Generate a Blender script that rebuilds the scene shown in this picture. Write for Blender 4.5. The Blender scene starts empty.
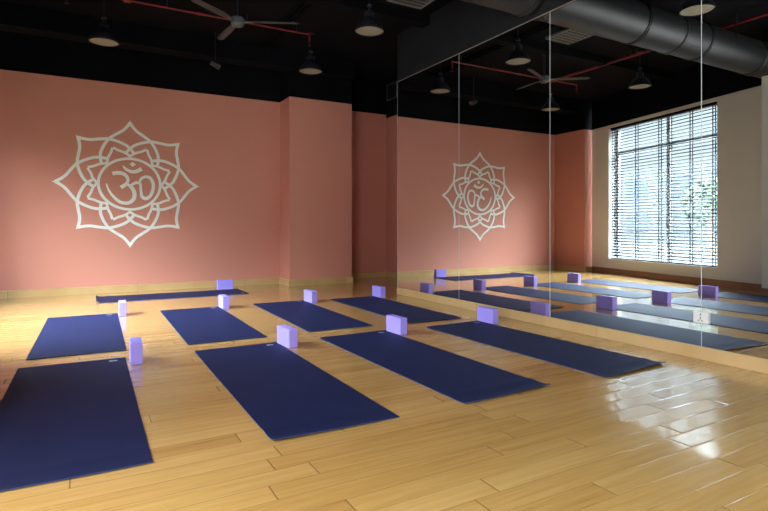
import bpy, bmesh, math, random
from mathutils import Vector, Matrix
random.seed(7)
H = 0.95                      # camera height in metres; the layout below is written in units of it
PI = math.pi
SC = bpy.context.scene
COL = SC.collection

# ------------------------------------------------------------------ camera
cam_d = bpy.data.cameras.new('camera'); cam = bpy.data.objects.new('camera', cam_d); COL.objects.link(cam)
cam_d.sensor_width = 36; cam_d.lens = 531.8 / 768 * 36
cam_d.shift_y = -28.84 / 768
cam_d.clip_start = 0.02; cam_d.clip_end = 300
cam.location = (0, 0, H); cam.rotation_euler = (PI / 2, 0, -0.51289)
SC.camera = cam

# ------------------------------------------------------------------ world and exposure
SC.view_settings.view_transform = 'Standard'; SC.view_settings.look = 'None'
SC.view_settings.exposure = 0.42; SC.view_settings.gamma = 1.0
SC.view_settings.use_curve_mapping = False
W = bpy.data.worlds.new('overcast_sky'); SC.world = W; W.use_nodes = True
wn = W.node_tree; bg = wn.nodes['Background']
bg.inputs[0].default_value = (0.78, 0.89, 1.0, 1)
_g = wn.nodes.new('ShaderNodeTexCoord'); _s = wn.nodes.new('ShaderNodeSeparateXYZ'); _r = wn.nodes.new('ShaderNodeMapRange')
_r.interpolation_type = 'SMOOTHSTEP'                       # overcast sky, brighter overhead than at the horizon
_r.inputs[1].default_value = .29; _r.inputs[2].default_value = .66; _r.inputs[3].default_value = 1.1; _r.inputs[4].default_value = 125.0
wn.links.new(_g.outputs['Generated'], _s.inputs[0]); wn.links.new(_s.outputs[2], _r.inputs[0]); wn.links.new(_r.outputs[0], bg.inputs[1])
try:
    SC.cycles.max_bounces = 14; SC.cycles.diffuse_bounces = 7; SC.cycles.glossy_bounces = 8
    SC.cycles.transparent_max_bounces = 12; SC.cycles.sample_clamp_indirect = 8.0
except Exception: pass

# ------------------------------------------------------------------ shape of the room (plan, in units of H)
XM, YE = 4.048, 6.78                 # mirror face and its far end
YB = 9.05                            # mandala wall
LA, LB = Vector((-1.90, 8.17)), Vector((-1.01, 4.24))     # window wall runs a little askew
PILY0, PILY1, PILX = 3.25, 4.06, -0.52
YF = -3.2; XR = 5.26; ZC = 3.85; ZP = 3.185
wdir = (LB - LA).normalized(); wnrm = Vector((-wdir.y, wdir.x))   # towards the room
if wnrm.x < 0: wnrm = -wnrm
def on_wall(u): return LA + (LB - LA) * u
WU0, WU1 = 0.135, 0.793              # window 1 along the window wall
WZ0, WZ1 = 0.30, 3.13
W2Y0, W2Y1, W2X = -.8, 2.6, -1.0    # assumed second window, nearer than the pillar, for fill light

def area(name, loc, look, sx, sy, power, colr):
    l = bpy.data.lights.new(name, 'AREA'); l.shape = 'RECTANGLE'; l.size = sx * H; l.size_y = sy * H
    l.energy = power; l.color = colr
    o = bpy.data.objects.new(name, l); COL.objects.link(o); o.location = Vector(loc) * H
    o.rotation_euler = (Vector(look) - Vector(loc)).to_track_quat('-Z', 'Y').to_euler()
    return o
mid = on_wall((WU0 + WU1) / 2)
wlen = (LB - LA).length * (WU1 - WU0)
p = area('window_daylight', (mid.x - wnrm.x * .34, mid.y - wnrm.y * .34, 1.75), (mid.x, mid.y, 1.75), wlen * .98, 2.8, 1, (1, 1, 1))
p.data.cycles.is_portal = True
# added fill lamp in front of the assumed side window's pane
area('added_side_fill', (W2X - .13, (W2Y0 + W2Y1) / 2, 1.45), (0, (W2Y0 + W2Y1) / 2, 1.45), W2Y1 - W2Y0 - .1, 2.2, 150, (.93, .965, 1))

# ------------------------------------------------------------------ node helpers
class NT:
    def __init__(s, name):
        s.m = bpy.data.materials.new(name); s.m.use_nodes = True; s.t = s.m.node_tree
        s.b = s.t.nodes['Principled BSDF']; s.out = s.t.nodes['Material Output']
    def n(s, typ, **kw):
        x = s.t.nodes.new(typ)
        for k, v in kw.items(): setattr(x, k, v)
        return x
    def l(s, a, b): s.t.links.new(a, b)
    def math(s, op, a, b=None, c=None):
        x = s.n('ShaderNodeMath', operation=op)
        for i, v in enumerate((a, b, c)):
            if v is None: continue
            if isinstance(v, (int, float)): x.inputs[i].default_value = v
            else: s.l(v, x.inputs[i])
        return x.outputs[0]
    def pos(s):
        g = s.n('ShaderNodeNewGeometry'); sp = s.n('ShaderNodeSeparateXYZ'); s.l(g.outputs['Position'], sp.inputs[0])
        return g.outputs['Position'], sp.outputs
    def obj(s):
        g = s.n('ShaderNodeTexCoord'); return g.outputs['Object']
    def noise(s, vec, scale, detail=4, rough=.5, dist=0):
        x = s.n('ShaderNodeTexNoise'); x.inputs['Scale'].default_value = scale; x.inputs['Detail'].default_value = detail
        x.inputs['Roughness'].default_value = rough; x.inputs['Distortion'].default_value = dist
        if vec is not None: s.l(vec, x.inputs['Vector'])
        return x.outputs['Fac']
    def mapv(s, vec, sc=(1, 1, 1), loc=(0, 0, 0)):
        x = s.n('ShaderNodeMapping'); x.inputs['Scale'].default_value = sc; x.inputs['Location'].default_value = loc
        s.l(vec, x.inputs['Vector']); return x.outputs[0]
    def ramp(s, fac, stops):
        x = s.n('ShaderNodeValToRGB'); e = x.color_ramp.elements
        while len(e) < len(stops): e.new(.5)
        for el, (p, c) in zip(e, stops): el.position = p; el.color = (*c, 1)
        s.l(fac, x.inputs[0]); return x.outputs[0]
    def mix(s, fac, a, b, bt='MIX'):
        x = s.n('ShaderNodeMix', data_type='RGBA', blend_type=bt)
        for sock, v in ((x.inputs[0], fac), (x.inputs[6], a), (x.inputs[7], b)):
            if isinstance(v, (int, float)): sock.default_value = v
            elif isinstance(v, tuple): sock.default_value = (*v, 1)
            else: s.l(v, sock)
        return x.outputs[2]
    def bump(s, h, strength=.2, dist=.01, normal=None):
        x = s.n('ShaderNodeBump'); x.inputs['Strength'].default_value = strength; x.inputs['Distance'].default_value = dist
        s.l(h, x.inputs['Height'])
        if normal is not None: s.l(normal, x.inputs['Normal'])
        s.l(x.outputs[0], s.b.inputs['Normal']); return x.outputs[0]
    def set(s, **kw):
        for k, v in kw.items():
            i = s.b.inputs[k.replace('_', ' ')]
            if isinstance(v, (int, float)): i.default_value = v
            elif isinstance(v, tuple): i.default_value = (*v, 1)
            else: s.l(v, i)
        return s

def simple(name, colr, rough=.5, metal=0.0, var=.06, nscale=30, bump=0, spec=None):
    t = NT(name); f = t.noise(t.obj(), nscale, 4)
    lo = tuple(c * (1 - var) for c in colr); hi = tuple(min(1, c * (1 + var)) for c in colr)
    t.set(Base_Color=t.ramp(f, [(.3, lo), (.7, hi)]), Roughness=rough, Metallic=metal)
    if spec is not None: t.b.inputs['Specular IOR Level'].default_value = spec
    if bump: t.bump(f, bump, .002)
    return t.m

def wall_paint(name, colr):
    t = NT(name); P, c = t.pos()
    big = t.noise(P, .9, 3); fine = t.noise(P, 160, 3)
    a = tuple(x * .96 for x in colr); b = tuple(min(1, x * 1.03) for x in colr)
    t.set(Base_Color=t.ramp(big, [(.3, a), (.7, b)]), Roughness=.55)
    t.b.inputs['Specular IOR Level'].default_value = .35
    # plank-like fine horizontal ribs of the wall covering
    z = t.math('FRACT', t.math('MULTIPLY', c[2], 1 / .085))
    rib = t.math('SMOOTH_MIN', t.math('MULTIPLY', z, 8), 1, .2)
    h = t.math('ADD', t.math('MULTIPLY', fine, .15), t.math('MULTIPLY', rib, .35))
    t.bump(h, .12, .002)
    return t.m

def planks(name, w, length, stops, rough, axis='X', coat=.7, gap=.0030, grain=1.0, joint=.6):
    t = NT(name); P, c = t.pos()
    a, b = (c[0], c[1]) if axis == 'X' else (c[1], c[0])
    rowf = t.math('DIVIDE', b, w); row = t.math('FLOOR', rowf)
    wn1 = t.n('ShaderNodeTexWhiteNoise', noise_dimensions='1D'); t.l(row, wn1.inputs['W'])
    off = t.math('MULTIPLY', wn1.outputs['Value'], 17.3)
    colf = t.math('ADD', t.math('DIVIDE', a, length), off); co = t.math('FLOOR', colf)
    cv = t.n('ShaderNodeCombineXYZ'); t.l(row, cv.inputs[0]); t.l(co, cv.inputs[1])
    wn2 = t.n('ShaderNodeTexWhiteNoise', noise_dimensions='3D'); t.l(cv.outputs[0], wn2.inputs['Vector'])
    rnd = wn2.outputs['Value']
    # grain
    gv = t.n('ShaderNodeCombineXYZ')
    t.l(t.math('MULTIPLY', a, 1.1), gv.inputs[0]); t.l(t.math('MULTIPLY', b, 22), gv.inputs[1]); t.l(t.math('MULTIPLY', rnd, 40), gv.inputs[2])
    g1 = t.noise(gv.outputs[0], 1.6, 6, .6, .6)
    gv2 = t.n('ShaderNodeCombineXYZ')
    t.l(t.math('MULTIPLY', a, 4), gv2.inputs[0]); t.l(t.math('MULTIPLY', b, 140), gv2.inputs[1]); t.l(t.math('MULTIPLY', rnd, 70), gv2.inputs[2])
    g2 = t.noise(gv2.outputs[0], 1.5, 3, .5)
    f = t.math('ADD', t.math('ADD', t.math('MULTIPLY', rnd, .30), .09), t.math('ADD', t.math('SUBTRACT', t.math('MULTIPLY', g1, .95 * grain), .215), t.math('MULTIPLY', g2, .16 * grain)))
    base = t.ramp(f, stops)
    # joints
    fr = t.math('FRACT', rowf); e1 = t.math('MULTIPLY', t.math('MINIMUM', fr, t.math('SUBTRACT', 1, fr)), w)
    fc = t.math('FRACT', colf); e2 = t.math('MULTIPLY', t.math('MINIMUM', fc, t.math('SUBTRACT', 1, fc)), length)
    e = t.math('MINIMUM', e1, t.math('MULTIPLY', e2, .8))
    endj = t.n('ShaderNodeMapRange'); endj.inputs[1].default_value = gap * .3; endj.inputs[2].default_value = gap * 1.2; t.l(e2, endj.inputs[0])
    jm = t.n('ShaderNodeMapRange'); jm.inputs[1].default_value = gap * .25; jm.inputs[2].default_value = gap
    t.l(e, jm.inputs[0]); j = jm.outputs[0]
    base = t.mix(t.math('MULTIPLY', t.math('SUBTRACT', 1, j), .38), base, (.17, .085, .03))
    base = t.mix(t.math('MULTIPLY', t.math('SUBTRACT', 1, endj.outputs[0]), joint), base, (.09, .045, .02))
    t.set(Base_Color=base, Roughness=t.math('ADD', rough, t.math('MULTIPLY', g1, .05)))
    t.b.inputs['Coat Weight'].default_value = coat; t.b.inputs['Coat Roughness'].default_value = .05; t.b.inputs['Coat IOR'].default_value = 1.65
    # each board is cupped and tilted by a hair, as a laid floor is
    nz = t.n('ShaderNodeSeparateXYZ'); t.l(wn2.outputs['Color'], nz.inputs[0])
    wav = t.noise(P, 2.6, 2)
    cup = t.math('MULTIPLY', t.math('POWER', t.math('ABSOLUTE', t.math('SUBTRACT', fr, .5)), 2.0), .0012)
    tilt = t.math('MULTIPLY', t.math('MULTIPLY', t.math('SUBTRACT', nz.outputs[0], .5), fr), .0007)
    edge = t.n('ShaderNodeMapRange'); edge.inputs[1].default_value = 0; edge.inputs[2].default_value = .007
    t.l(e, edge.inputs[0])
    hh = t.math('ADD', t.math('ADD', cup, tilt), t.math('ADD', t.math('MULTIPLY', edge.outputs[0], .0006), t.math('MULTIPLY', wav, .0016)))
    hh = t.math('ADD', hh, t.math('MULTIPLY', g2, .00006))
    bp = t.n('ShaderNodeBump'); bp.inputs['Strength'].default_value = 1; bp.inputs['Distance'].default_value = 1
    t.l(hh, bp.inputs['Height']); t.l(bp.outputs[0], t.b.inputs['Normal']); t.l(bp.outputs[0], t.b.inputs['Coat Normal'])
    return t.m

M = {}
M['pink'] = wall_paint('salmon_paint', (.60, .245, .180))
M['cream'] = wall_paint('cream_paint', (.68, .68, .63))
M['black'] = simple('black_ceiling_paint', (.003, .003, .0045), .9, var=.25, nscale=2, spec=.1)
M['soffit'] = simple('charcoal_board', (.011, .012, .014), .8, var=.15, nscale=2, spec=.2)
OAK = [(.12, (.31, .155, .040)), (.42, (.47, .268, .078)), (.60, (.53, .315, .100)), (.90, (.61, .390, .140))]
M['floor'] = planks('honey_oak_floor', .118 * H, 1.1, OAK, .17)
LIGHTWOOD = [(.2, (.44, .265, .10)), (.5, (.54, .345, .145)), (.9, (.64, .44, .21))]
M['base_light'] = planks('pale_oak_board', 7.0, 1.57, LIGHTWOOD, .35, axis='X', coat=.1, joint=.25)
M['kick'] = planks('maple_kick_board', 9.0, 1.69 * H, LIGHTWOOD, .35, axis='Y', coat=.1, joint=.3)
M['base_brown'] = planks('brown_oak_board', 7.0, 1.9, [(.2, (.24, .115, .045)), (.5, (.32, .16, .065)), (.9, (.40, .21, .09))], .35, axis='Y', coat=.1)
def mat_mat():
    t = NT('navy_rubber'); o = t.obj()
    f = t.noise(o, 260, 2); v = t.n('ShaderNodeTexVoronoi'); v.inputs['Scale'].default_value = 300; t.l(o, v.inputs['Vector'])
    big = t.noise(o, 3, 3)
    t.set(Base_Color=t.ramp(big, [(.3, (.0075, .0095, .040)), (.7, (.0105, .0135, .051))]), Roughness=.62)
    t.b.inputs['Specular IOR Level'].default_value = .26; t.b.inputs['Specular Tint'].default_value = (.35, .6, 1, 1); t.b.inputs['Sheen Weight'].default_value = .03; t.b.inputs['Sheen Tint'].default_value = (.10, .25, .9, 1)
    t.bump(t.math('ADD', f, v.outputs['Distance']), .25, .0008)
    return t.m
M['mat'] = mat_mat()
M['matedge'] = simple('blue_rubber_edge', (.018, .035, .13), .5)
def foam():
    t = NT('purple_foam'); o = t.obj(); v = t.n('ShaderNodeTexVoronoi'); v.inputs['Scale'].default_value = 170; t.l(o, v.inputs['Vector'])
    f = t.noise(o, 90, 3)
    t.set(Base_Color=t.ramp(f, [(.3, (.35, .275, .86)), (.7, (.40, .315, .92))]), Roughness=.75)
    t.bump(v.outputs['Distance'], .15, .001); return t.m
M['foam'] = foam()
M['white'] = simple('white_vinyl', (.86, .87, .83), .5, var=.02)
M['logo'] = simple('silver_print', (.60, .68, .75), .4, var=.03)
t = NT('mirror_silver'); t.set(Base_Color=(.86, .885, .88), Metallic=1.0, Roughness=0.0); M['mirror'] = t.m
f = t.noise(t.obj(), .4, 1); t.l(t.ramp(f, [(.3, (.845, .87, .862)), (.7, (.865, .89, .885))]), t.b.inputs['Base Color'])
M['glassedge'] = simple('pale_glass_edge', (.55, .62, .64), .25, var=.04)
M['steel'] = simple('brushed_steel', (.42, .33, .28), .4, metal=.5)
M['blackmetal'] = simple('black_enamel', (.011, .012, .018), .35, var=.15)
M['duct'] = simple('black_painted_duct', (.009, .010, .012), .5, metal=.15, var=.2, nscale=5)
M['ductring'] = simple('bare_duct_ring', (.30, .31, .32), .22, metal=.9)
M['fan'] = simple('grey_fan_metal', (.04, .04, .039), .5)
M['fanhub'] = simple('slate_fan_motor', (.10, .12, .13), .3, metal=.3)
M['red'] = simple('red_pipe_paint', (.19, .006, .010), .5)
M['diffuser'] = simple('cream_lamp_diffuser', (.27, .24, .18), .6, var=.03)
M['grille'] = simple('grey_grille', (.08, .085, .085), .5)
M['plastic'] = simple('white_plastic', (.80, .80, .80), .35, var=.02)
M['hole'] = simple('dark_socket_hole', (.02, .02, .02), .6)
M['slat'] = simple('charcoal_slat', (.008, .010, .015), .5, spec=.1)
M['frame'] = simple('white_window_frame', (.62, .68, .74), .4, var=.03)
t = NT('window_glass'); M['glass'] = t.m
tr = t.n('ShaderNodeBsdfTransparent'); tr.inputs[0].default_value = (.93, .96, .96, 1)
gl = t.n('ShaderNodeBsdfGlossy'); gl.inputs['Roughness'].default_value = .0
fr = t.n('ShaderNodeLayerWeight'); fr.inputs[0].default_value = .5; mx = t.n('ShaderNodeMixShader')
t.l(t.math('ADD', t.math('MULTIPLY', t.math('POWER', fr.outputs['Facing'], 5), .9), .03), mx.inputs[0]); t.l(tr.outputs[0], mx.inputs[1]); t.l(gl.outputs[0], mx.inputs[2]); t.l(mx.outputs[0], t.out.inputs[0])
t = NT('frosted_glass'); M['frosted'] = t.m; t.set(Base_Color=t.ramp(t.noise(t.obj(), 200, 2), [(.3, (.78, .82, .84)), (.7, (.82, .86, .88))]), Roughness=.6)  # pale pane of the added side window
M['pave'] = simple('grey_paving', (.03, .03, .03), .9, nscale=1, spec=.0)
M['facade'] = simple('pale_facade', (.045, .048, .052), .9, spec=.03)
M['facadeglass'] = simple('dark_facade_glass', (.035, .04, .05), .2)
M['leaf'] = simple('green_leaves', (.02, .04, .012), .7, var=.4, nscale=6)
M['bark'] = simple('brown_bark', (.10, .07, .05), .9, var=.3)
M['redcar'] = simple('red_painted_metal', (.45, .03, .03), .3)

# ------------------------------------------------------------------ mesh helpers (all sizes in units of H)
def link(name, bm, mat, parent=None, loc=None, rz=0, smooth=False, bevel=0):
    for v in bm.verts: v.co *= H
    bmesh.ops.recalc_face_normals(bm, faces=bm.faces)
    me = bpy.data.meshes.new(name); bm.to_mesh(me); bm.free()
    mats = mat if isinstance(mat, (list, tuple)) else [mat]
    for m in mats: me.materials.append(m)
    if smooth:
        for p_ in me.polygons: p_.use_smooth = True
    o = bpy.data.objects.new(name, me); COL.objects.link(o)
    if smooth:
        try: me.set_sharp_from_angle(angle=math.radians(38))
        except Exception: pass
    if parent is not None: o.parent = parent
    if loc is not None: o.location = Vector(loc) * H
    o.rotation_euler.z = rz
    if bevel:
        md = o.modifiers.new('bevel', 'BEVEL'); md.width = bevel; md.segments = 2; md.limit_method = 'ANGLE'
    return o
def B(): return bmesh.new()
def box(bm, x0, x1, y0, y1, z0, z1, mi=0, M4=None):
    vs = [bm.verts.new((x, y, z)) for z in (z0, z1) for x, y in ((x0, y0), (x1, y0), (x1, y1), (x0, y1))]
    fs = [bm.faces.new([vs[i] for i in q]) for q in ((3, 2, 1, 0), (4, 5, 6, 7), (0, 1, 5, 4), (1, 2, 6, 5), (2, 3, 7, 6), (3, 0, 4, 7))]
    for f_ in fs: f_.material_index = mi
    if M4 is not None:
        for v in vs: v.co = M4 @ v.co
    return vs
def prism(bm, poly, z0, z1, mi=0):
    a = [bm.verts.new((x, y, z0)) for x, y in poly]; b = [bm.verts.new((x, y, z1)) for x, y in poly]
    n = len(poly); fs = [bm.faces.new(a[::-1]), bm.faces.new(b)]
    for i in range(n): fs.append(bm.faces.new((a[i], a[(i + 1) % n], b[(i + 1) % n], b[i])))
    for f_ in fs: f_.material_index = mi
def lathe(bm, prof, seg=32, M4=None, cap0=False, cap1=False, mi=0):
    rings = []
    for r, z in prof:
        ring = [bm.verts.new((r * math.cos(2 * PI * i / seg), r * math.sin(2 * PI * i / seg), z)) for i in range(seg)]
        rings.append(ring)
    fs = []
    for a, b in zip(rings, rings[1:]):
        for i in range(seg): fs.append(bm.faces.new((a[i], a[(i + 1) % seg], b[(i + 1) % seg], b[i])))
    if cap0: fs.append(bm.faces.new(rings[0][::-1]))
    if cap1: fs.append(bm.faces.new(rings[-1]))
    for f_ in fs: f_.material_index = mi
    if M4 is not None:
        for ring in rings:
            for v in ring: v.co = M4 @ v.co
def tube(bm, pts, r, seg=12, mi=0):
    for a, b in zip(pts, pts[1:]):
        a, b = Vector(a), Vector(b); d = b - a
        M4 = Matrix.Translation(a) @ d.to_track_quat('Z', 'Y').to_matrix().to_4x4()
        lathe(bm, [(r, 0), (r, d.length)], seg, M4, True, True, mi)
def tag(o, label=None, cat=None, group=None, kind=None):
    if label: o['label'] = label
    if cat: o['category'] = cat
    if group: o['group'] = group
    if kind: o['kind'] = kind
    return o
def empty(name, loc, rz=0):
    o = bpy.data.objects.new(name, None); COL.objects.link(o); o.location = Vector(loc) * H; o.rotation_euler.z = rz
    o.empty_display_size = .1; return o
def copy_tree(o, parent=None):
    c = o.copy(); COL.objects.link(c); c.parent = parent
    for ch in list(o.children): copy_tree(ch, c)
    return c
def struct(o): o['kind'] = 'structure'; return o

# ------------------------------------------------------------------ floor and ceiling
plan_poly = [(-2.35, YF - .25), (XR + .25, YF - .25), (XR + .25, 9.5), (-2.35, 9.5)]
bm = B(); prism(bm, plan_poly, -.12, 0); struct(link('floor', bm, M['floor']))
bm = B(); prism(bm, plan_poly, ZC, ZC + .12)
struct(link('ceiling', bm, M['black']))

# ------------------------------------------------------------------ walls
bm = B()
PX0, PX1, PY, RY = 2.996, 4.155, 8.55, 9.25
for z0, z1, mi, rz1 in ((0, ZP, 0, 0), (ZP, ZC, 1, 0)):
    prism(bm, [(-1.68, YB), (PX0, YB), (PX0, PY), (PX1, PY), (PX1, 9.45), (-1.68, 9.45)], z0, z1, mi)
prism(bm, [(PX1, RY), (XR, RY), (XR, 9.45), (PX1, 9.45)], 0, 3.235, 0)
prism(bm, [(PX1, RY), (XR, RY), (XR, 9.45), (PX1, 9.45)], 3.235, ZC, 1)
struct(link('wall_back', bm, [M['pink'], M['black']]))

bm = B()
box(bm, XR, XR + .2, YE - .3, 9.45, 0, 3.165, 0); box(bm, XR, XR + .2, YE - .3, 9.45, 3.165, ZC, 1)
# boxed-out bay that carries the mirrors
MT, MB_ = 3.143, .098
box(bm, XM + .02, XR, YF, YE, 0, MT + .004, 2); box(bm, XM, XR, YF, YE, MT + .004, ZC, 3)
struct(link('wall_right', bm, [M['pink'], M['black'], M['cream'], M['soffit']]))

bm = B()
# pink return, cream window wall with its opening, pillar, near wall with the added second opening
def wbox(u0, u1, z0, z1, mi, depth=.30):
    a, b = on_wall(u0), on_wall(u1); n = wnrm * -depth
    prism(bm, [(a.x, a.y), (b.x, b.y), (b.x + n.x, b.y + n.y), (a.x + n.x, a.y + n.y)], z0, z1, mi)
for z0, z1, mi in ((0, ZP, 0), (ZP, ZC, 1)):
    prism(bm, [(-1.68, 8.19), (-1.68, 9.45), (-2.3, 9.45), (-2.3, 8.19)], z0, z1, mi)
U1 = 1.045
wbox(0, WU0, 0, ZP, 2); wbox(WU1, U1, 0, ZP, 2); wbox(WU0, WU1, 0, WZ0, 2); wbox(WU0, WU1, WZ1, ZP, 2); wbox(0, U1, ZP, ZC, 1)
for z0, z1, mi in ((0, 3.19, 2), (3.19, ZC, 1)):
    prism(bm, [(PILX, PILY0), (PILX, PILY1), (-1.25, PILY1), (-1.25, PILY0)], z0, z1, mi)
def nbox(y0, y1, z0, z1, mi): prism(bm, [(W2X, y0), (W2X, y1), (W2X - .25, y1), (W2X - .25, y0)], z0, z1, mi)
nbox(W2Y1, PILY0, 0, 3.19, 2); nbox(YF, W2Y0, 0, 3.19, 2); nbox(W2Y0, W2Y1, 0, .3, 2); nbox(W2Y0, W2Y1, 2.6, 3.19, 2); nbox(YF, PILY0, 3.19, ZC, 1)
struct(link('wall_left', bm, [M['pink'], M['black'], M['cream']]))

bm = B()
FX0, FX1 = .8, 3.2  # opening for the assumed door that lets in soft fill from behind
for x0, x1, z0, z1 in ((-1.25, FX0, 0, 3.19), (FX1, XR, 0, 3.19), (FX0, FX1, 2.6, 3.19)): box(bm, x0, x1, YF - .2, YF, z0, z1, 0)
box(bm, -1.25, XR, YF - .2, YF, 3.19, ZC, 1)
struct(link('wall_front', bm, [M['cream'], M['black']]))

# ------------------------------------------------------------------ baseboards
def board(bm, pts, h, d=.018):
    """skirting running along an open polyline (room on the left-hand side of travel), mitred"""
    P = [Vector(p) for p in pts]; off = []
    for i, p_ in enumerate(P):
        ns = []
        if i > 0: e = (P[i] - P[i - 1]).normalized(); ns.append(Vector((-e.y, e.x)))
        if i < len(P) - 1: e = (P[i + 1] - P[i]).normalized(); ns.append(Vector((-e.y, e.x)))
        m = ns[0] if len(ns) == 1 else (ns[0] + ns[1]) / (1 + ns[0].dot(ns[1]))
        off.append(p_ + m * d)
    for i in range(len(P) - 1):
        q = [P[i], P[i + 1], off[i + 1], off[i]]
        a = [bm.verts.new((v.x, v.y, 0)) for v in q]
        top = [bm.verts.new((v.x, v.y, h - (.010 if k > 1 else 0))) for k, v in enumerate(q)]
        bm.faces.new(a[::-1]); bm.faces.new(top)
        for k in range(4): bm.faces.new((a[k], a[(k + 1) % 4], top[(k + 1) % 4], top[k]))
BH = .108
bm = B(); board(bm, [(XR, RY), (PX1, RY), (PX1, PY), (PX0, PY), (PX0, YB), (-1.68, YB), (-1.68, 8.175), (-1.9, 8.175)], BH)
struct(link('baseboard_back', bm, M['base_light']))
bm = B(); board(bm, [(XR, YE + .02), (XR, RY)], BH); struct(link('baseboard_right', bm, M['base_light']))
e1 = on_wall(1.045)
bm = B(); board(bm, [(LA.x, LA.y), (e1.x, e1.y)], BH); board(bm, [(-.93, PILY1), (PILX, PILY1), (PILX, PILY0), (W2X, PILY0), (W2X, YF)], BH)
struct(link('baseboard_left', bm, M['base_brown']))

# ------------------------------------------------------------------ mirror kick board, top trim
bm = B(); box(bm, XM - .012, XM + .02, YF, YE + .004, 0, MB_)
struct(link('trim_1', bm, M['kick'], bevel=.003))
bm = B(); box(bm, XM - .008, XM + .001, YF, YE, MT - .001, MT + .006)
struct(link('trim_2', bm, M['steel']))

# ------------------------------------------------------------------ mirror panels
seams = [YE, 5.292, 3.812, 2.316, .826]
mlabels = ['tall frameless wall mirror panel, farthest one, beside the recess at the back corner',
           'tall wall mirror panel showing the reflected white mandala, second from the far end',
           'wide tall wall mirror panel reflecting most of the window and pink corner',
           'nearest wall mirror panel cut by the right edge of the photo, beyond the white outlet']
for i in range(4):
    y1, y0 = seams[i] - .002, seams[i + 1] + .002
    root = empty('mirror_panel', (XM, (y0 + y1) / 2, MB_ + .001))
    tag(root, mlabels[i], 'mirror', 'tall mirror panels along the right wall')
    hw = (y1 - y0) / 2; hh = MT - .006 - MB_
    bm = B(); box(bm, 0, .016, -hw, hw, 0, hh); link('mirror_glass', bm, M['mirror'], root)
    bm = B(); box(bm, -.0008, .016, hw - .0006, hw + .0016, 0, hh); link('polished_edge', bm, M['glassedge'], root)
    bm = B(); box(bm, -.0008, .016, -hw - .0016, -hw + .0006, 0, hh); link('polished_edge', bm, M['glassedge'], root)

# outlet on the mirror
root = empty('wall_outlet', (XM - .0015, 2.314, .318)); tag(root, 'white double wall socket set low on the mirror near the right edge', 'outlet')
bm = B(); box(bm, -.016, .0, -.055, .055, -.043, .043); link('cover_plate', bm, M['plastic'], root, bevel=.003)
for k, (y, z, w_, h_, a_) in enumerate(((0, .022, .006, .014, 0), (0, -.004, .006, .014, 0), (-.012, -.022, .014, .004, .6), (.012, -.022, .014, .004, -.6))):
    bm = B(); box(bm, -.001, .001, -w_ / 2, w_ / 2, -h_ / 2, h_ / 2, 0, Matrix.Translation((-.0175, y, z)) @ Matrix.Rotation(a_, 4, 'X'))
    link('socket_hole', bm, M['hole'], root)

# ------------------------------------------------------------------ window 1 with frame and glass
ang = math.atan2(wdir.y, wdir.x)
def WM(u, depth, z):          # frame placed in the window opening; x runs along wall, y towards the room
    q = on_wall(u) - wnrm * depth
    return Matrix.Translation((q.x, q.y, z)) @ Matrix.Rotation(ang, 4, 'Z')
LW = (LB - LA).length
wx0, wx1 = 0, (WU1 - WU0) * LW
M0 = WM(WU0, .24, 0)
bm = B(); fw = .045
for x0, x1, z0, z1 in ((wx0, wx0 + fw, WZ0, WZ1), (wx1 - fw, wx1, WZ0, WZ1), (wx0 + fw, wx1 - fw, WZ0, WZ0 + fw), (wx0 + fw, wx1 - fw, WZ1 - fw, WZ1),
                       (wx0 + fw, wx1 - fw, 2.54, 2.61), (wx1 * .52, wx1 * .52 + .06, WZ0 + fw, WZ1 - fw)):
    box(bm, x0, x1, -.04, .03, z0, z1, 0, M0)
w1 = struct(link('window_1', bm, M['frame']))
bm = B(); box(bm, wx0 + fw, wx1 - fw, -.012, -.006, WZ0 + fw, WZ1 - fw, 0, M0); link('window_pane', bm, M['glass'], w1)
bm = B(); box(bm, wx0, wx1, 0.03, .25, WZ0 - .0, WZ0 + .012, 0, M0); link('window_sill', bm, M['plastic'], w1)

# unseen second window (towards the camera) and glazed entrance behind the camera, added for fill
bm = B()
for y0, y1, z0, z1 in ((W2Y0, W2Y0 + fw, .3, 2.6), (W2Y1 - fw, W2Y1, .3, 2.6), (W2Y0, W2Y1, .3, .345), (W2Y0, W2Y1, 2.555, 2.6), (.87, .93, .345, 2.555)):
    box(bm, W2X - .22, W2X - .15, y0, y1, z0, z1)
w2 = struct(link('added_window_2', bm, M['frame']))
bm = B(); box(bm, W2X - .19, W2X - .18, W2Y0 + .045, W2Y1 - .045, .345, 2.555); link('window_pane', bm, M['frosted'], w2)

bm = B()
for x0, x1, z0, z1 in ((FX0, FX0 + .06, 0, 2.6), (FX1 - .06, FX1, 0, 2.6), (FX0 + .06, FX1 - .06, 2.54, 2.6), (1.97, 2.03, 0, 2.54)):
    box(bm, x0, x1, YF - .14, YF - .06, z0, z1)
w3 = struct(link('added_door_1', bm, M['frame']))
bm = B(); box(bm, FX0 + .06, FX1 - .06, YF - .11, YF - .10, 0.0, 2.54); link('added_door_pane', bm, M['glass'], w3)

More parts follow.
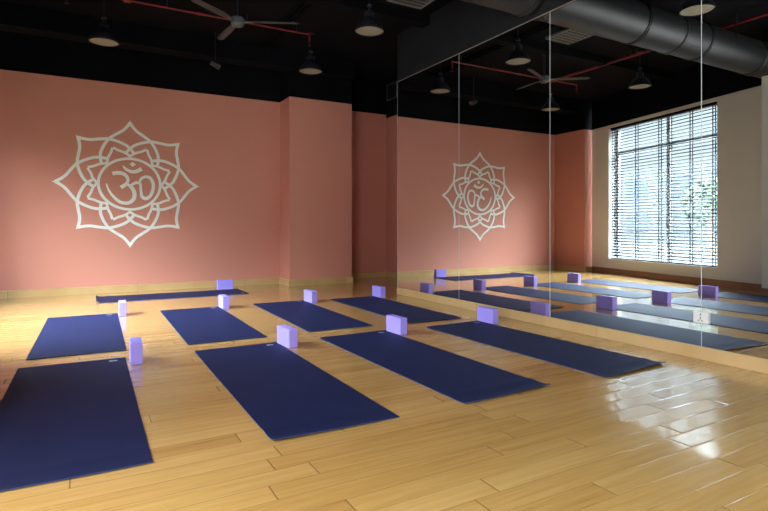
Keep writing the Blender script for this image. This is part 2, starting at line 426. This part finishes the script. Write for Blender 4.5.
# ------------------------------------------------------------------ blinds
def blind(u0, u1, label):
    a = on_wall(u0); root = empty('venetian_blind', (a.x - wnrm.x * .07, a.y - wnrm.y * .07, WZ0), ang)
    tag(root, label, 'blind', 'venetian blinds in the window')
    L = (u1 - u0) * LW; z_top = WZ1 - WZ0
    s = 1 if True else -1
    bm = B(); box(bm, 0, L, -.03, .03, z_top - .055, z_top - .003); link('head_rail', bm, M['slat'], root)
    bm = B(); n = 44; p0 = .055; pitch = (z_top - .075 - p0) / n
    for k in range(n):
        zc = p0 + pitch * (k + .5)
        # curved slat, slightly tilted
        pr_ = []
        for j in range(5):
            y = -.031 + .0155 * j; zz = .004 * (1 - ((j - 2) / 2) ** 2)
            th = math.radians(-28); yy = y * math.cos(th) - zz * math.sin(th); z2 = y * math.sin(th) + zz * math.cos(th)
            pr_.append((yy, zc + z2))
        up = [[bm.verts.new((x, y, z + .0018)) for y, z in pr_] for x in (.004, L - .004)]
        dn = [[bm.verts.new((x, y, z - .0018)) for y, z in pr_] for x in (.004, L - .004)]
        for j in range(4):
            bm.faces.new((up[0][j], up[0][j + 1], up[1][j + 1], up[1][j])); bm.faces.new((dn[1][j], dn[1][j + 1], dn[0][j + 1], dn[0][j]))
        bm.faces.new((up[0][0], up[1][0], dn[1][0], dn[0][0])); bm.faces.new((up[0][4], dn[0][4], dn[1][4], up[1][4]))
        bm.faces.new(up[0] + dn[0][::-1]); bm.faces.new(up[1][::-1] + dn[1])
    link('slats', bm, M['slat'], root)
    bm = B(); box(bm, 0.002, L - .002, -.027, .027, .012, .032); link('bottom_rail', bm, M['slat'], root, bevel=.002)
    for fx in (.09, .5, .91):
        for yy in (-.031, .029):
            bm = B(); box(bm, L * fx - .011, L * fx + .011, yy, yy + .002, .02, z_top - .03); link('ladder_tape', bm, M['slat'], root)
    bm = B(); tube(bm, [(L * .05, .036, z_top - .05), (L * .05, .036, .75)], .005, 8); lathe(bm, [(.004, .67), (.012, .69), (.010, .74), (.004, .75)], 10, Matrix.Translation((L * .05, .036, 0)), True, True)
    link('pull_cord', bm, M['slat'], root)
umid = .505
blind(WU0 + .004, umid - .002, 'dark venetian blind covering the left half of the mirrored window')
blind(umid + .002, WU1 - .004, 'dark venetian blind covering the right half of the mirrored window')

# ------------------------------------------------------------------ outside, seen blurred between the slats
bm = B(); prism(bm, [(-60, -40), (40, -40), (40, YF - .25), (-2.4, YF - .25), (-2.4, 60), (-60, 60)], -.25, -.13)
struct(link('ground', bm, M['pave']))
root = empty('pale_building', (-26, 18, -.13)); tag(root, 'pale building across the street behind the window blinds', 'building')
bm = B(); box(bm, -2, 0, -14, 14, 0, 5.2); link('wall', bm, M['facade'], root)
for r in range(2):
    for k in range(9):
        bm = B(); box(bm, -.02, .05, -12.8 + k * 3, -11.2 + k * 3, .8 + r * 2.3, 2.2 + r * 2.3); link('window', bm, M['facadeglass'], root)
rnd = random.Random(3)
def tree(x, y, h, label):
    root = empty('street_tree', (x, y, -.13)); tag(root, label, 'tree', 'street trees outside the window')
    bm = B(); lathe(bm, [(.14, 0), (.1, h * .3), (.06, h * .6)], 10, None, True, True); link('trunk', bm, M['bark'], root, smooth=True)
    bm = B()
    for k in range(420):
        a, b, r = rnd.uniform(0, 2 * PI), math.acos(rnd.uniform(-1, 1)), rnd.random() ** .4 * h * .33
        c = Vector((r * math.sin(b) * math.cos(a), r * math.sin(b) * math.sin(a), h * .68 + r * math.cos(b) * .9))
        M4 = Matrix.Translation(c) @ Matrix.Rotation(rnd.uniform(0, 6), 4, Vector((rnd.random() - .5, rnd.random() - .5, rnd.random() - .5)))
        s = .12; vs = [bm.verts.new(M4 @ Vector(q)) for q in ((-s, 0, 0), (0, s * .6, .02), (s, 0, 0), (0, -s * .6, .02))]; bm.faces.new(vs)
    link('foliage', bm, M['leaf'], root)
tree(-11, 10.6, 3.0, 'leafy green tree outside, toward the left side of the mirrored window')
tree(-12, 6.8, 2.6, 'smaller leafy green tree outside, toward the right side of the mirrored window')

# ------------------------------------------------------------------ mandala decal
def catmull(pts, n=8, closed=False):
    out = []; N = len(pts)
    rng = range(N) if closed else range(N - 1)
    for i in rng:
        g = (lambda k: pts[k % N]) if closed else (lambda k: pts[min(max(k, 0), N - 1)])
        p0, p1, p2, p3 = g(i - 1), g(i), g(i + 1), g(i + 2)
        for k in range(n):
            t_ = k / n
            out.append(tuple(.5 * (2 * b + (c - a) * t_ + (2 * a - 5 * b + 4 * c - d) * t_ ** 2 + (3 * b - a - 3 * c + d) * t_ ** 3) for a, b, c, d in zip(p0, p1, p2, p3)))
    if not closed: out.append(tuple(pts[-1]))
    return out
def ribbon(bm, pts, th=.005, closed=False):
    """pts: (x, z, width) in the wall plane; front faces -Y"""
    N = len(pts); L_, R_ = [], []
    for i, (x, z, w_) in enumerate(pts):
        a = pts[(i - 1) % N] if (closed or i > 0) else pts[i]; b = pts[(i + 1) % N] if (closed or i < N - 1) else pts[i]
        d = Vector((b[0] - a[0], b[1] - a[1])); d = d.normalized() if d.length > 1e-9 else Vector((1, 0))
        n = Vector((-d.y, d.x)) * w_ / 2
        L_.append((x + n.x, z + n.y)); R_.append((x - n.x, z - n.y))
    V = [[bm.verts.new((q[0], y, q[1])) for q in S] for S in (L_, R_) for y in (-th, 0)]
    lf, lb, rf, rb = V
    for i in range(N if closed else N - 1):
        j = (i + 1) % N
        bm.faces.new((lf[i], lf[j], rf[j], rf[i])); bm.faces.new((lb[i], rb[i], rb[j], lb[j]))
        bm.faces.new((lf[i], lb[i], lb[j], lf[j])); bm.faces.new((rf[i], rf[j], rb[j], rb[i]))
    if not closed:
        bm.faces.new((lf[0], rf[0], rb[0], lb[0])); bm.faces.new((lf[-1], lb[-1], rb[-1], rf[-1]))
SX, SZ = 1.045, 1.0
mroot = empty('lotus_mandala', (.61, YB - .001, 1.655)); tag(mroot, 'large white lotus mandala with om symbol on the salmon pink wall', 'wall decal')
half = [(0, .945), (-.035, .885), (-.095, .815), (-.185, .75), (-.272, .68), (-.328, .595), (-.364, .515), (-.383, .45), (-.385, .387), (-.378, .325), (-.366, .285)]
star = [(.222, .548), (.150, .508), (.085, .485), (.035, .455), (-.012, .415)]
def rot(x, z, a): c_, s_ = math.cos(a), math.sin(a); return (x * c_ - z * s_, x * s_ + z * c_)
lw = .043
for k in range(8):
    a = k * PI / 4; bm = B()
    L1 = catmull([(x, z, lw) for x, z in half], 6)
    for m in (1, -1):
        pts = [(x * m, z, (.012 if i == 0 else lw)) for i, (x, z, w_) in enumerate(L1)]
        ribbon(bm, [(rot(x, z, a)[0] * SX, rot(x, z, a)[1] * SZ, w_) for x, z, w_ in pts], .005 + .00005 * k if m == 1 else .0055 + .00005 * k)
    # pointed tip
    t0 = [(0, .985), (-.032, .895), (.032, .895)]
    vs = [bm.verts.new((rot(x, z, a)[0] * SX, -.0054, rot(x, z, a)[1] * SZ)) for x, z in t0] + [bm.verts.new((rot(x, z, a)[0] * SX, 0, rot(x, z, a)[1] * SZ)) for x, z in t0]
    bm.faces.new(vs[:3]); bm.faces.new(vs[5:2:-1])
    for i in range(3): bm.faces.new((vs[i], vs[(i + 1) % 3], vs[3 + (i + 1) % 3], vs[3 + i]))
    link('outer_petal', bm, M['white'], mroot)
    bm = B()
    for m in (1, -1):
        # each small petal: tip halfway between two large ones
        L2 = catmull([(x, z, .037) for x, z in star], 6); b = PI / 8
        pts = []
        for x, z, w_ in L2:
            q = rot(x, z, b); pts.append((q[0] * m, q[1], w_))      # now tip sits on +z axis
        ribbon(bm, [(rot(x, z, a + b)[0] * SX, rot(x, z, a + b)[1] * SZ, w_) for x, z, w_ in pts], .0040 + .00004 * k if m == 1 else .0045 + .00004 * k)
    link('inner_petal', bm, M['white'], mroot)
bm = B(); N = 72
ribbon(bm, [(.412 * math.cos(2 * PI * i / N) * SX, .390 * math.sin(2 * PI * i / N) * SZ, .040) for i in range(N)], .0056, True)
link('ring', bm, M['white'], mroot)
def om(pts): return catmull([((x - 295) / 255 * .43, (248 - y) / 210 * .405, w_ / 255 * .43) for x, y, w_ in pts], 7)
om_parts = [
    ('om_stroke', [(152, 170, 34), (195, 162, 34), (240, 168, 32), (270, 192, 28), (278, 222, 26), (258, 252, 30), (220, 278, 36)]),
    ('om_stroke', [(262, 250, 18), (295, 262, 30), (325, 300, 34), (332, 345, 34), (312, 382, 32), (270, 400, 30), (215, 392, 28), (165, 355, 24), (125, 305, 18), (103, 250, 12)]),
    ('om_stroke', [(290, 275, 24), (322, 245, 26), (352, 234, 26), (380, 240, 26)]),
    ('om_stroke', [(375, 222, 22), (395, 197, 24), (432, 184, 26), (468, 197, 28), (490, 242, 28), (484, 300, 28), (458, 345, 30), (424, 360, 32), (396, 345, 28), (386, 300, 24), (382, 255, 22), (374, 222, 20)]),
    ('om_crescent', [(238, 104, 10), (258, 128, 24), (300, 147, 30), (345, 145, 32), (392, 122, 36)])]
for k, (nm, pts) in enumerate(om_parts):
    bm = B(); ribbon(bm, om(pts), .004 + .0006 * k); link(nm, bm, M['white'], mroot)
bm = B()
dp = [((x - 295) / 255 * .43, (248 - y) / 210 * .405) for x, y in ((290, 90), (317, 70), (345, 90), (317, 110))]
vs = [bm.verts.new((x, -.005, z)) for x, z in dp] + [bm.verts.new((x, 0, z)) for x, z in dp]
bm.faces.new(vs[:4]); bm.faces.new(vs[7:3:-1])
for i in range(4): bm.faces.new((vs[i], vs[(i + 1) % 4], vs[4 + (i + 1) % 4], vs[4 + i]))
link('om_dot', bm, M['white'], mroot)

# ------------------------------------------------------------------ yoga mats
MWID, MLEN = .678, 2.05
def mat_mesh(curl, seed, curl_side=0, MLEN=MLEN):
    """mat lying along Y, near end at -Y; curl = height the near end lifts"""
    r = random.Random(seed); bm = B(); nx, ny = 14, 60; th = .0045
    top, bot = {}, {}
    for j in range(ny + 1):
        for i in range(nx + 1):
            u, v = i / nx, j / ny
            x = (u - .5) * MWID; y = (v - .5) * MLEN
            z = 0.0012
            d = v * MLEN
            w_ = 1 + curl_side * (u - .5) * 1.6
            if d < .09: z += curl * max(0, w_) * (1 - d / .09) ** 2 * 1.0
            z += max(0, curl) * .35 * max(0, w_) * math.exp(-((d - .16) / .035) ** 2)
            df = (1 - v) * MLEN
            if df < .05: z += .004 * (1 - df / .05) ** 2
            y += .004 * math.sin(u * 5 + seed) * (1 if j in (0, ny) else 0)
            top[i, j] = bm.verts.new((x, y, z + th)); bot[i, j] = bm.verts.new((x, y, z))
    for j in range(ny):
        for i in range(nx):
            bm.faces.new((top[i, j], top[i + 1, j], top[i + 1, j + 1], top[i, j + 1]))
            bm.faces.new((bot[i, j + 1], bot[i + 1, j + 1], bot[i + 1, j], bot[i, j]))
    for j in range(ny):
        for i in (0, nx):
            f_ = bm.faces.new((top[i, j], top[i, j + 1], bot[i, j + 1], bot[i, j])); f_.material_index = 1
    for i in range(nx):
        for j in (0, ny):
            f_ = bm.faces.new((top[i, j], bot[i, j], bot[i + 1, j], top[i + 1, j])); f_.material_index = 1
    return bm
def make_mat(T, Bt, label, curl, seed, side=0, MLEN=MLEN):
    T, Bt = Vector(T), Vector(Bt); d = (T - Bt).normalized(); c = T - d * MLEN / 2
    rz = math.atan2(d.y, d.x) - PI / 2
    root = empty('yoga_mat', (c.x, c.y, 0), rz); tag(root, label, 'yoga mat', 'navy yoga mats laid out in rows on the floor')
    link('mat_sheet', mat_mesh(curl, seed, side, MLEN), [M['mat'], M['matedge']], root, smooth=True)
    bm = B()
    # small printed emblem: an oval ring with a peaked mark inside
    ring = [(.026 * math.cos(2 * PI * i / 24), .016 * math.sin(2 * PI * i / 24)) for i in range(24)]
    def flat(pts, w_, closed):
        n = len(pts); A, C = [], []
        for i, (x, y) in enumerate(pts):
            a = pts[(i - 1) % n] if (closed or i) else pts[i]; b = pts[(i + 1) % n] if (closed or i < n - 1) else pts[i]
            dd = Vector((b[0] - a[0], b[1] - a[1])).normalized(); nn = Vector((-dd.y, dd.x)) * w_ / 2
            A.append(bm.verts.new((x + nn.x, y + nn.y, 0))); C.append(bm.verts.new((x - nn.x, y - nn.y, 0)))
        for i in range(n if closed else n - 1): bm.faces.new((A[i], A[(i + 1) % n], C[(i + 1) % n], C[i]))
    flat(ring, .007, True); flat([(-.014, -.006), (-.006, .008), (0, -.002), (.006, .008), (.014, -.006)], .005, False)
    e = link('printed_emblem', bm, M['logo'], root, loc=(MWID / 2 - .085, MLEN / 2 - .075, .0078)); e['label'] = 'small pale printed emblem'
    return root
FR = 'front row'
make_mat((-.068, 4.49), (-.088, 2.40), 'navy yoga mat cut by the left edge of the photo, nearest on the left', .004, 1)
make_mat((1.103, 4.435), (1.098, 2.412), 'navy yoga mat in the front row, second from the left, centre foreground', .007, 2, -1)
make_mat((2.17, 4.43), (2.20, 2.428), 'navy yoga mat in the front row, third from the left, with raised near edge', .009, 3, .5)
make_mat((3.283, 4.395), (3.335, 2.417), 'navy yoga mat in the front row, beside the mirror and the bright floor reflection', .011, 4, .6)
make_mat((-.009, 6.82), (-.043, 4.785), 'navy yoga mat in the second row, farthest left', .001, 5)
make_mat((1.117, 6.765), (1.10, 4.735), 'navy yoga mat in the second row, second from the left', .002, 6)
make_mat((2.224, 6.773), (2.195, 4.748), 'navy yoga mat in the second row, in front of the pink pillar', .001, 7)
make_mat((3.268, 6.69), (3.26, 4.727), 'navy yoga mat in the second row, nearest the mirror', .008, 8, .5)
make_mat((2.13, 8.225), (.13, 8.225), 'navy yoga mat lying crosswise along the back wall below the mandala', .022, 9, 0, 1.99)

# ------------------------------------------------------------------ yoga blocks
BW, BL, BHt = .078, .243, .155
bm = B(); box(bm, 0, BW, 0, BL, 0, BHt)
blk = link('yoga_block', bm, M['foam'], bevel=.006)
GB = 'purple foam yoga blocks at the head of each mat'
spots = [((.290, 4.227), -.03, 'purple foam block beside the nearest left mat, front left of the room'),
         ((1.462, 4.178), .12, 'purple foam block at the head of the centre foreground mat'),
         ((2.532, 4.187), .06, 'purple foam block at the head of the front row mat third from the left'),
         ((3.636, 4.187), .06, 'purple foam block nearest the mirror in the front row'),
         ((.330, 6.580), -.04, 'purple foam block at the head of the far left mat, second row'),
         ((1.452, 6.535), .0, 'purple foam block below the right end of the crosswise mat'),
         ((2.586, 6.512), .09, 'purple foam block on the floor in front of the pink pillar'),
         ((3.606, 6.497), .04, 'purple foam block by the far end of the mirror kick board')]
for i, ((x, y), rz, lab) in enumerate(spots):
    o = blk if i == 0 else blk.copy()
    if i: COL.objects.link(o)
    o.location = Vector((x, y, .0005)) * H; o.rotation_euler.z = rz; tag(o, lab, 'yoga block', GB)
o = blk.copy(); COL.objects.link(o); o.location = Vector((2.072, 8.602, .0005)) * H; o.rotation_euler.z = PI / 2
tag(o, 'purple foam block behind the crosswise mat, against the back wall', 'yoga block', GB)

# ------------------------------------------------------------------ pendant lamps
def make_lamp():
    root = empty('pendant_lamp', (0, 0, 3.27)); R = .168
    prof = [(R, 0), (R * 1.01, .012), (R * .93, .05), (R * .72, .105), (R * .45, .145), (.052, .165), (.046, .17), (.046, .23), (.030, .245)]
    bm = B(); lathe(bm, prof, 40); lathe(bm, [(r - .004 if r > .06 else r * .9, z) for r, z in prof], 40); link('lamp_shade', bm, M['blackmetal'], root, smooth=True)
    bm = B(); lathe(bm, [(.001, .004), (R * .5, .005), (R * .965, .010), (R * .965, .016), (.001, .018)], 40); link('diffuser', bm, M['diffuser'], root, smooth=True)
    bm = B()
    for z in (.185, .20, .215): lathe(bm, [(.046, z - .003), (.058, z), (.046, z + .003)], 24)
    link('cooling_fins', bm, M['blackmetal'], root, smooth=True)
    bm = B(); tube(bm, [(0, 0, .24), (0, 0, .30)], .014); lathe(bm, [(.03, .29), (.034, .30), (.02, .32)], 16, None, True, True); link('lamp_holder', bm, M['blackmetal'], root)
    bm = B(); tube(bm, [(0, 0, .30), (0, 0, ZC - 3.27)], .006, 8); link('stem', bm, M['blackmetal'], root)
    bm = B(); lathe(bm, [(.05, ZC - 3.27), (.05, ZC - 3.29), (.02, ZC - 3.305)], 20, None, True, True); link('ceiling_rose', bm, M['blackmetal'], root)
    return root
lamp = make_lamp()
lspots = [((.21, 7.41, 3.27), 'black dome pendant lamp at upper left, above the mandala'),
          ((2.89, 5.48, 3.27), 'black dome pendant lamp hanging at top centre'),
          ((2.89, 7.32, 3.27), 'black dome pendant lamp above the pink pillar'),
          ((.228, 5.49, 3.27), 'black dome pendant lamp seen in the mirror above the window'),
          ((2.48, 3.26, 3.27), 'black dome pendant lamp seen in the mirror in front of the big duct')]
for i, (q, lab) in enumerate(lspots):
    o = lamp if i == 0 else copy_tree(lamp)
    o.location = Vector(q) * H; tag(o, lab, 'pendant lamp', 'black dome pendant lamps')

# ------------------------------------------------------------------ ceiling fan
root = empty('ceiling_fan', (1.565, 6.27, 3.40)); tag(root, 'grey three blade ceiling fan on a black rod', 'ceiling fan')
bm = B(); lathe(bm, [(.001, -.055), (.055, -.052), (.075, -.03), (.078, .03), (.06, .055), (.02, .06)], 28); link('motor_housing', bm, M['fanhub'], root, smooth=True)
bm = B(); tube(bm, [(0, 0, .05), (0, 0, .45)], .010, 10); lathe(bm, [(.045, .45), (.045, .42), (.015, .39)], 20, None, True, True); link('down_rod', bm, M['blackmetal'], root)
for deg in (-25, 95, 215):
    bm = B(); R4 = Matrix.Rotation(math.radians(deg), 4, 'Z') @ Matrix.Rotation(math.radians(10), 4, 'X')
    out = [(.14, -.032), (.30, -.045), (.66, -.040), (.705, -.025), (.715, 0), (.70, .025), (.66, .040), (.30, .042), (.14, .030)]
    a = [bm.verts.new(R4 @ Vector((x, y, .003))) for x, y in out]; b = [bm.verts.new(R4 @ Vector((x, y, -.003))) for x, y in out]
    bm.faces.new(a); bm.faces.new(b[::-1])
    for i in range(len(a)): bm.faces.new((a[i], b[i], b[(i + 1) % len(a)], a[(i + 1) % len(a)]))
    bl = link('blade', bm, M['fan'], root)
    bm = B(); box(bm, .05, .18, -.014, .014, -.008, .004, 0, R4); link('blade_bracket', bm, M['fanhub'], bl)

# ------------------------------------------------------------------ little black spot fixture
root = empty('ceiling_spotlight', (1.66, 7.96, 3.37)); tag(root, 'small black spotlight hanging above the pink wall, left of centre', 'spotlight')
Mx = Matrix.Rotation(math.radians(115), 4, 'Y')
bm = B(); lathe(bm, [(.035, -.07), (.045, -.06), (.05, .06), (.045, .075)], 20, Mx, True, True); link('spot_housing', bm, M['blackmetal'], root, smooth=True)
bm = B(); lathe(bm, [(.038, .070), (.038, .078)], 20, Mx, True, True); link('lens', bm, M['ductring'], root)
bm = B(); tube(bm, [(0, 0, .03), (0, 0, ZC - 3.37)], .008, 8); link('stem', bm, M['blackmetal'], root)

# ------------------------------------------------------------------ sprinkler pipes
PZ, PYY = 3.735, 7.12
root = empty('sprinkler_pipe', (0, 0, 0)); tag(root, 'thin red sprinkler pipes running under the black ceiling', 'pipe')
bm = B(); tube(bm, [(-.18, PYY, PZ), (2.79, PYY, PZ)], .012); link('branch_pipe', bm, M['red'], root, smooth=True)
bm = B(); tube(bm, [(.45, PYY + .03, PZ), (.45, YF + .1, PZ)], .020); link('main_pipe', bm, M['red'], root, smooth=True)
for q, ax, r in (((.45, PYY, PZ), 'Y', .028), ((.45, 6.2, PZ), 'X', .026), ((1.3, PYY, PZ), 'Y', .018), ((.45, 4.6, PZ), 'X', .026), ((.45, 3.0, PZ), 'X', .026)):
    M4 = Matrix.Translation(q) @ (Matrix.Rotation(PI / 2, 4, 'X') if ax == 'X' else Matrix.Rotation(PI / 2, 4, 'Y'))
    bm = B(); lathe(bm, [(r, -.04), (r, .04)], 16, M4, True, True); link('pipe_coupling', bm, M['red'], root, smooth=True)
for x in (-.18, 2.79):
    bm = B(); tube(bm, [(x, PYY, PZ + .01), (x, PYY, PZ - .11)], .012); pp = link('drop_pipe', bm, M['red'], root, smooth=True)
    bm = B(); lathe(bm, [(.012, 0), (.014, -.02), (.006, -.03), (.006, -.05), (.022, -.052), (.022, -.056)], 14, Matrix.Translation((x, PYY, PZ - .11)), True, True)
    link('sprinkler_head', bm, M['duct'], pp)
for x, y in ((.9, PYY), (1.9, PYY), (2.6, PYY), (.45, 5.5), (.45, 3.9), (.45, 2.0)):
    bm = B(); box(bm, x - .006, x + .006, y - .006, y + .006, PZ, ZC); link('hanger_rod', bm, M['blackmetal'], root)

# ------------------------------------------------------------------ big round duct
DY, DZ, DR = 4.06, 3.425, .235
DX0, DX1 = -.92, XM - .002
root = empty('air_duct', (0, DY, DZ)); tag(root, 'big round black ventilation duct crossing the room under the ceiling', 'duct')
RX = Matrix.Rotation(PI / 2, 4, 'Y')
joints = [DX0, -.31, 1.14, 1.66, 2.41, 3.95, DX1]
for a, b in zip(joints, joints[1:]):
    bm = B(); lathe(bm, [(DR, a), (DR, b)], 48, RX, True, True); link('duct_section', bm, M['duct'], root, smooth=True)
for x, w_, shiny in ((-.31, .05, 0), (-.18, .03, 0), (1.14, .03, 0), (1.66, .05, 1), (2.41, .03, 0), (3.95, .05, 1)):
    bm = B(); lathe(bm, [(DR, x - w_), (DR + .012, x - w_ * .6), (DR + .004, x), (DR + .012, x + w_ * .6), (DR, x + w_)], 48, RX)
    o = link('duct_collar', bm, M['ductring'] if shiny == 2 else M['duct'], root, smooth=True)
for x in (.6, 3.2):
    for y in (-DR + .01, DR - .01): bm = B(); tube(bm, [(x, y, 0), (x, y, ZC - DZ)], .008, 8); link('hanger_rod', bm, M['blackmetal'], root)

# ------------------------------------------------------------------ air grille, beams, conduits, panel
root = empty('ceiling_diffuser', (2.92, 4.53, 3.32)); tag(root, 'square dark grey air diffuser hanging below the ceiling near the mirror top', 'air diffuser')
bm = B(); box(bm, -.21, .21, -.23, .23, 0, .03); link('frame', bm, M['grille'], root, bevel=.004)
for k in range(6):
    bm = B(); box(bm, -.17, .17, -.18 + k * .065, -.155 + k * .065, -.006, .0); link('louvre', bm, M['duct'], root)
bm = B(); lathe(bm, [(.2, .03), (.13, .10), (.13, ZC - 3.32)], 28); link('neck_duct', bm, M['duct'], root, smooth=True)

bm = B(); box(bm, -1.6, XM, 8.22, 8.50, 3.56, ZC); struct(link('trim_3', bm, M['black']))
bm = B(); box(bm, -1.3, XM, 5.93, 6.09, 3.72, ZC); struct(link('trim_4', bm, M['black']))
root = empty('conduit_run', (3.0, 0, ZC - .03)); tag(root, 'black parallel conduits fixed under the ceiling, upper middle', 'conduit')
for k in range(3):
    bm = B(); tube(bm, [(-.62 + k * .07, 5.0, 0), (-.62 + k * .07, 8.2, 0)], .014, 10); link('conduit', bm, M['black'], root)
root = empty('access_panel', (XR - .001, 9.04, 3.89)); root.location = Vector((XR - .001, 9.02, 3.66)) * H
tag(root, 'dark framed panel high on the wall beside the mirror top corner', 'panel')
bm = B()
for y0, y1, z0, z1 in ((-.2, -.18, -.16, .16), (.18, .2, -.16, .16), (-.18, .18, -.16, -.14), (-.18, .18, .14, .16)): box(bm, -.012, 0, y0, y1, z0, z1)
link('panel_frame', bm, M['grille'], root); bm = B(); box(bm, -.006, 0, -.18, .18, -.14, .14); link('panel_sheet', bm, M['duct'], root)
